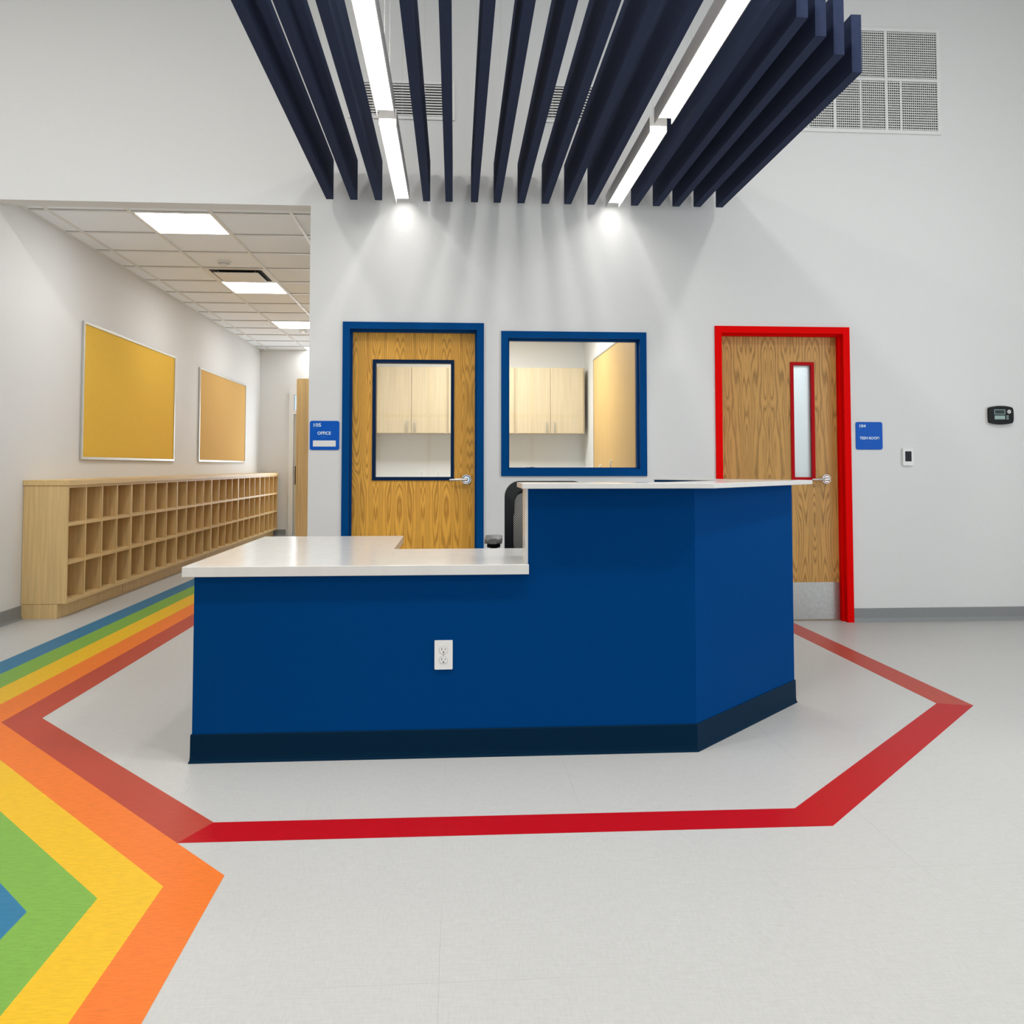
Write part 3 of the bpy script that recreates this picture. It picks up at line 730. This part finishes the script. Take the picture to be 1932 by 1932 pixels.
slat_grille(-0.71, -0.077, 3.694, 3.935, 0.07, 'wide white slatted grille high on wall behind left strip light')
slat_grille(0.625, 1.245, 3.700, 3.948, 0.06, 'wide white slatted grille high on wall behind centre baffles')
r = root('return_grille', (3.06, YW, 3.665), 'large white square-mesh return grille high on the right of the back wall', 'air grille')
X = [2.45, 2.852, 3.255, 3.655]; Z = [3.690, 4.078, 4.452]
bm = bmesh.new(); y0 = YW-0.014
bx(bm, X[0]-0.03, X[0], y0, YW, 3.664, 4.478, 0.001); bx(bm, X[3], X[3]+0.028, y0, YW, 3.664, 4.478, 0.001)
bx(bm, X[0], X[3], y0, YW, 3.664, Z[0]); bx(bm, X[0], X[3], y0, YW, Z[2], 4.478)
for x in X[1:3]: bx(bm, x-0.011, x+0.011, y0+.001, YW, Z[0], Z[2])
bx(bm, X[0], X[3], y0+0.0005, YW, Z[1]-0.010, Z[1]+0.010); bx(bm, X[1], X[1]+0.0, y0, YW, Z[0], Z[1]) if False else None
link('grille_frame', bm, M['grid'], r)
box('grille_backing', M['dark'], r, X[0], X[3], YW-0.002, YW-0.0005, Z[0], Z[2])
for i in range(3):
    for j in range(2):
        a0, a1 = X[i]+0.011*(i > 0), X[i+1]-0.011*(i < 2); c0, c1 = (Z[0], Z[1]-0.010) if j == 0 else (Z[1]+0.010, Z[2])
        bm = bmesh.new(); n = 20; p = (c1-c0)/n
        for k in range(n): bx(bm, a0, a1, YW-0.0105, YW-0.004, c0+k*p+p*0.32, c0+k*p+p*0.66)
        nv = 24; pv = (a1-a0)/nv
        for k in range(1, nv): bx(bm, a0+k*pv-0.0018, a0+k*pv+0.0018, YW-0.008, YW-0.003, c0, c1)
        if j == 0: xm = a0+(a1-a0)*(0.5 if i < 2 else 0.26); bx(bm, xm-0.006, xm+0.006, YW-0.0115, YW-0.004, c0, c1)
        link('mesh_panel', bm, M['grid'], r)

# ------------------------------------------------------------------ signs and wall devices
def braille(parent, x, y, z, n, seed):
    rnd = random.Random(seed); bm = bmesh.new()
    for i in range(n):
        for dx in (0, 0.0023):
            for dz in (0, 0.0023, 0.0046):
                if rnd.random() < 0.55: bmesh.ops.create_icosphere(bm, subdivisions=1, radius=0.0010, matrix=Matrix.Translation((x+i*0.0062+dx, y, z+dz)))
    if not bm.verts: bmesh.ops.create_icosphere(bm, subdivisions=1, radius=0.001, matrix=Matrix.Translation((x, y, z)))
    return link('braille_dots', bm, M['signdot'], parent)
def sign(x0, x1, z0, z1, lb):
    r = root('room_sign', ((x0+x1)/2, YW, z0), lb, 'sign')
    bm = bmesh.new(); prism_y(bm, rrect(x0, x1, z0, z1, 0.014), YW-0.006, YW-0.0003, 0.001); link('sign_plate', bm, M['signblue'], r); return r
yt = YW-0.0067
r = sign(-1.029, -0.822, 1.264, 1.471, 'blue room sign reading 105 OFFICE, left of the blue door')
text('sign_number', '105', M['signtext'], r, -1.010, yt, 1.430, 0.034, bold=0.0006, width=0.052)
text('sign_text', 'OFFICE', M['signtext'], r, -0.9285, yt, 1.373, 0.031, 'CENTER', 0.0006, width=0.094)
braille(r, -1.006, yt, 1.414, 4, 1); braille(r, -0.953, yt, 1.354, 8, 2)
bm = bmesh.new(); prism_y(bm, rrect(-1.006, -0.846, 1.288, 1.331, 0.003), YW-0.0072, YW-0.0058); link('name_insert', bm, M['white'], r)
r = sign(2.974, 3.178, 1.272, 1.477, 'blue room sign reading 104 TEEN ROOM, right of the red door')
text('sign_number', '104', M['signtext'], r, 2.996, yt, 1.437, 0.031, bold=0.0006, width=0.047)
text('sign_text', 'TEEN ROOM', M['signtext'], r, 3.077, yt, 1.348, 0.028, 'CENTER', 0.0005, width=0.148)
braille(r, 2.999, yt, 1.420, 4, 3); braille(r, 3.048, yt, 1.327, 9, 4)

r = root('thermostat', (3.367, YW, 1.154), 'small white thermostat with black screen on the right wall', 'thermostat')
bm = bmesh.new(); prism_y(bm, rrect(3.326, 3.408, 1.154, 1.281, 0.005), YW-0.018, YW-0.0003, 0.003); link('housing', bm, M['white'], r)
bm = bmesh.new(); prism_y(bm, rrect(3.343, 3.391, 1.184, 1.259, 0.002), YW-0.0195, YW-0.017); link('display', bm, M['black'], r)
r = root('access_keypad', (4.089, YW, 1.465), 'black control panel with small displays, farthest right on wall', 'keypad')
def pillow(cx, cz, w, h, bulge, n=10):
    P = []
    for k in range(n+1): u = -1+2*k/n; P.append((cx-u*w/2*0.94, cz+h/2+bulge*(1-u*u)-0.0))
    for k in range(1, n): u = -1+2*k/n; P.append((cx-w/2-0.002*(1-u*u), cz-u*h/2))
    for k in range(n+1): u = -1+2*k/n; P.append((cx+u*w/2*0.94, cz-h/2-bulge*(1-u*u)))
    for k in range(1, n): u = -1+2*k/n; P.append((cx+w/2+0.002*(1-u*u), cz+u*h/2))
    return P
cx, cz = 4.089, 1.531
bm = bmesh.new(); prism_y(bm, pillow(cx, cz, 0.206, 0.130, 0.012), YW-0.010, YW-0.0003, 0.002); link('back_plate', bm, M['fixture'], r)
bm = bmesh.new(); prism_y(bm, pillow(cx, cz, 0.190, 0.116, 0.012), YW-0.030, YW-0.008, 0.004); b = link('housing', bm, M['black'], r)
def fr(name, x0, x1, z0, z1, w=0.004):
    bm = bmesh.new(); ya, yb = YW-0.0316, YW-0.0295
    bx(bm, x0, x1, ya, yb, z0, z0+w); bx(bm, x0, x1, ya, yb, z1-w, z1); bx(bm, x0, x0+w, ya, yb, z0+w, z1-w); bx(bm, x1-w, x1, ya, yb, z0+w, z1-w)
    return link(name, bm, M['lcd'], r)
fr('display_frame', cx-0.055, cx+0.030, 1.537, 1.573); box('display', M['screen'], r, cx-0.051, cx+0.026, YW-0.0308, YW-0.0295, 1.541, 1.569)
box('lower_display', M['lcd'], r, cx-0.053, cx+0.028, YW-0.0315, YW-0.0295, 1.499, 1.528)
bm = bmesh.new(); cyl(bm, (cx+0.060, YW-0.029, 1.557), (cx+0.060, YW-0.034, 1.557), 0.016, 0.014, 24); k = link('button', bm, M['alu'], r, True)
bm = bmesh.new(); cyl(bm, (cx+0.060, YW-0.0335, 1.557), (cx+0.060, YW-0.035, 1.557), 0.008, 0.007, 20); link('button_centre', bm, M['offwhite'], k, True)
for q in range(3): box('key', M['lcd'], r, cx+0.038, cx+0.056, YW-0.0318, YW-0.0295, 1.499+q*0.0115, 1.505+q*0.0115)

# ------------------------------------------------------------------ inside the office
def wall_cabinet(x0, x1, lb):
    z0, z1 = 1.522, 2.279; y0 = 9.60
    r = root('wall_cabinet', ((x0+x1)/2, 9.78, z0), lb, 'cabinet', 'office wall cabinets')
    box('cabinet_body', M['maple'], r, x0, x1, y0+0.0005, YO-0.001, z0, z1)
    xm = (x0+x1)/2
    for s, (a, b) in ((-1, (x0+0.018, xm-0.002)), (1, (xm+0.002, x1-0.018))):
        d = box('cabinet_door', M['maple'], r, a, b, y0-0.020, y0, z0+0.003, z1-0.008, 0.0015)
        hx = xm+s*0.045; bm = bmesh.new(); yy = y0-0.020
        tube(bm, [(hx, yy, z0+0.017), (hx, yy-0.018, z0+0.030), (hx, yy-0.026, z0+0.075), (hx, yy-0.018, z0+0.122), (hx, yy, z0+0.135)], 0.005)
        link('handle', bm, M['chrome'], d, True)
    return r
wall_cabinet(-0.893, -0.092, 'pale maple wall cabinet with two doors, seen through the office door glass')
wall_cabinet(-0.090, 0.690, 'pale maple wall cabinet, middle of three, mostly hidden behind the wall')
wall_cabinet(0.692, 1.488, 'pale maple wall cabinet with two doors, seen through the square office window')
bm = bmesh.new(); bx(bm, 1.505, 1.534, 6.45, 9.06, 0.30, 2.300, 0.001); tb = link('wall_board', bm, M['corkoffice'])
tag(tb, 'large tan board on the right side wall inside the office', 'board')
boxes('edge_trim', M['alu'], tb, [(1.499, 1.5345, 6.44, 9.075, 2.300, 2.316), (1.499, 1.5345, 9.06, 9.075, 0.29, 2.300)])
for yy, zz, lb in ((8.54, 1.125, 'lower white wall hook on the tan office board, farther one'), (7.93, 1.165, 'taller white wall hook on the tan office board, nearer one')):
    bm = bmesh.new(); tube(bm, [(1.505, yy, zz-0.04), (1.478, yy, zz-0.035), (1.470, yy, zz), (1.478, yy, zz+0.028), (1.492, yy, zz+0.034)], 0.008)
    h = link('wall_hook', bm, M['white'], None, True); tag(h, lb, 'hook', 'office wall hooks')
outlet(-0.388, 1.045, YO, 'white outlet low on the office back wall, left of two', 'office outlets')
outlet(-0.192, 1.045, YO, 'white outlet low on the office back wall, right of two', 'office outlets')
c2 = copy_tree(chair); c2.location = (0.86, 7.0, 0); c2.rotation_euler = (0, 0, 1.35); c2.scale = (1.0, 1.0, 1.072)
c2['label'] = 'dark office chair inside the office, only its back top showing in the window'
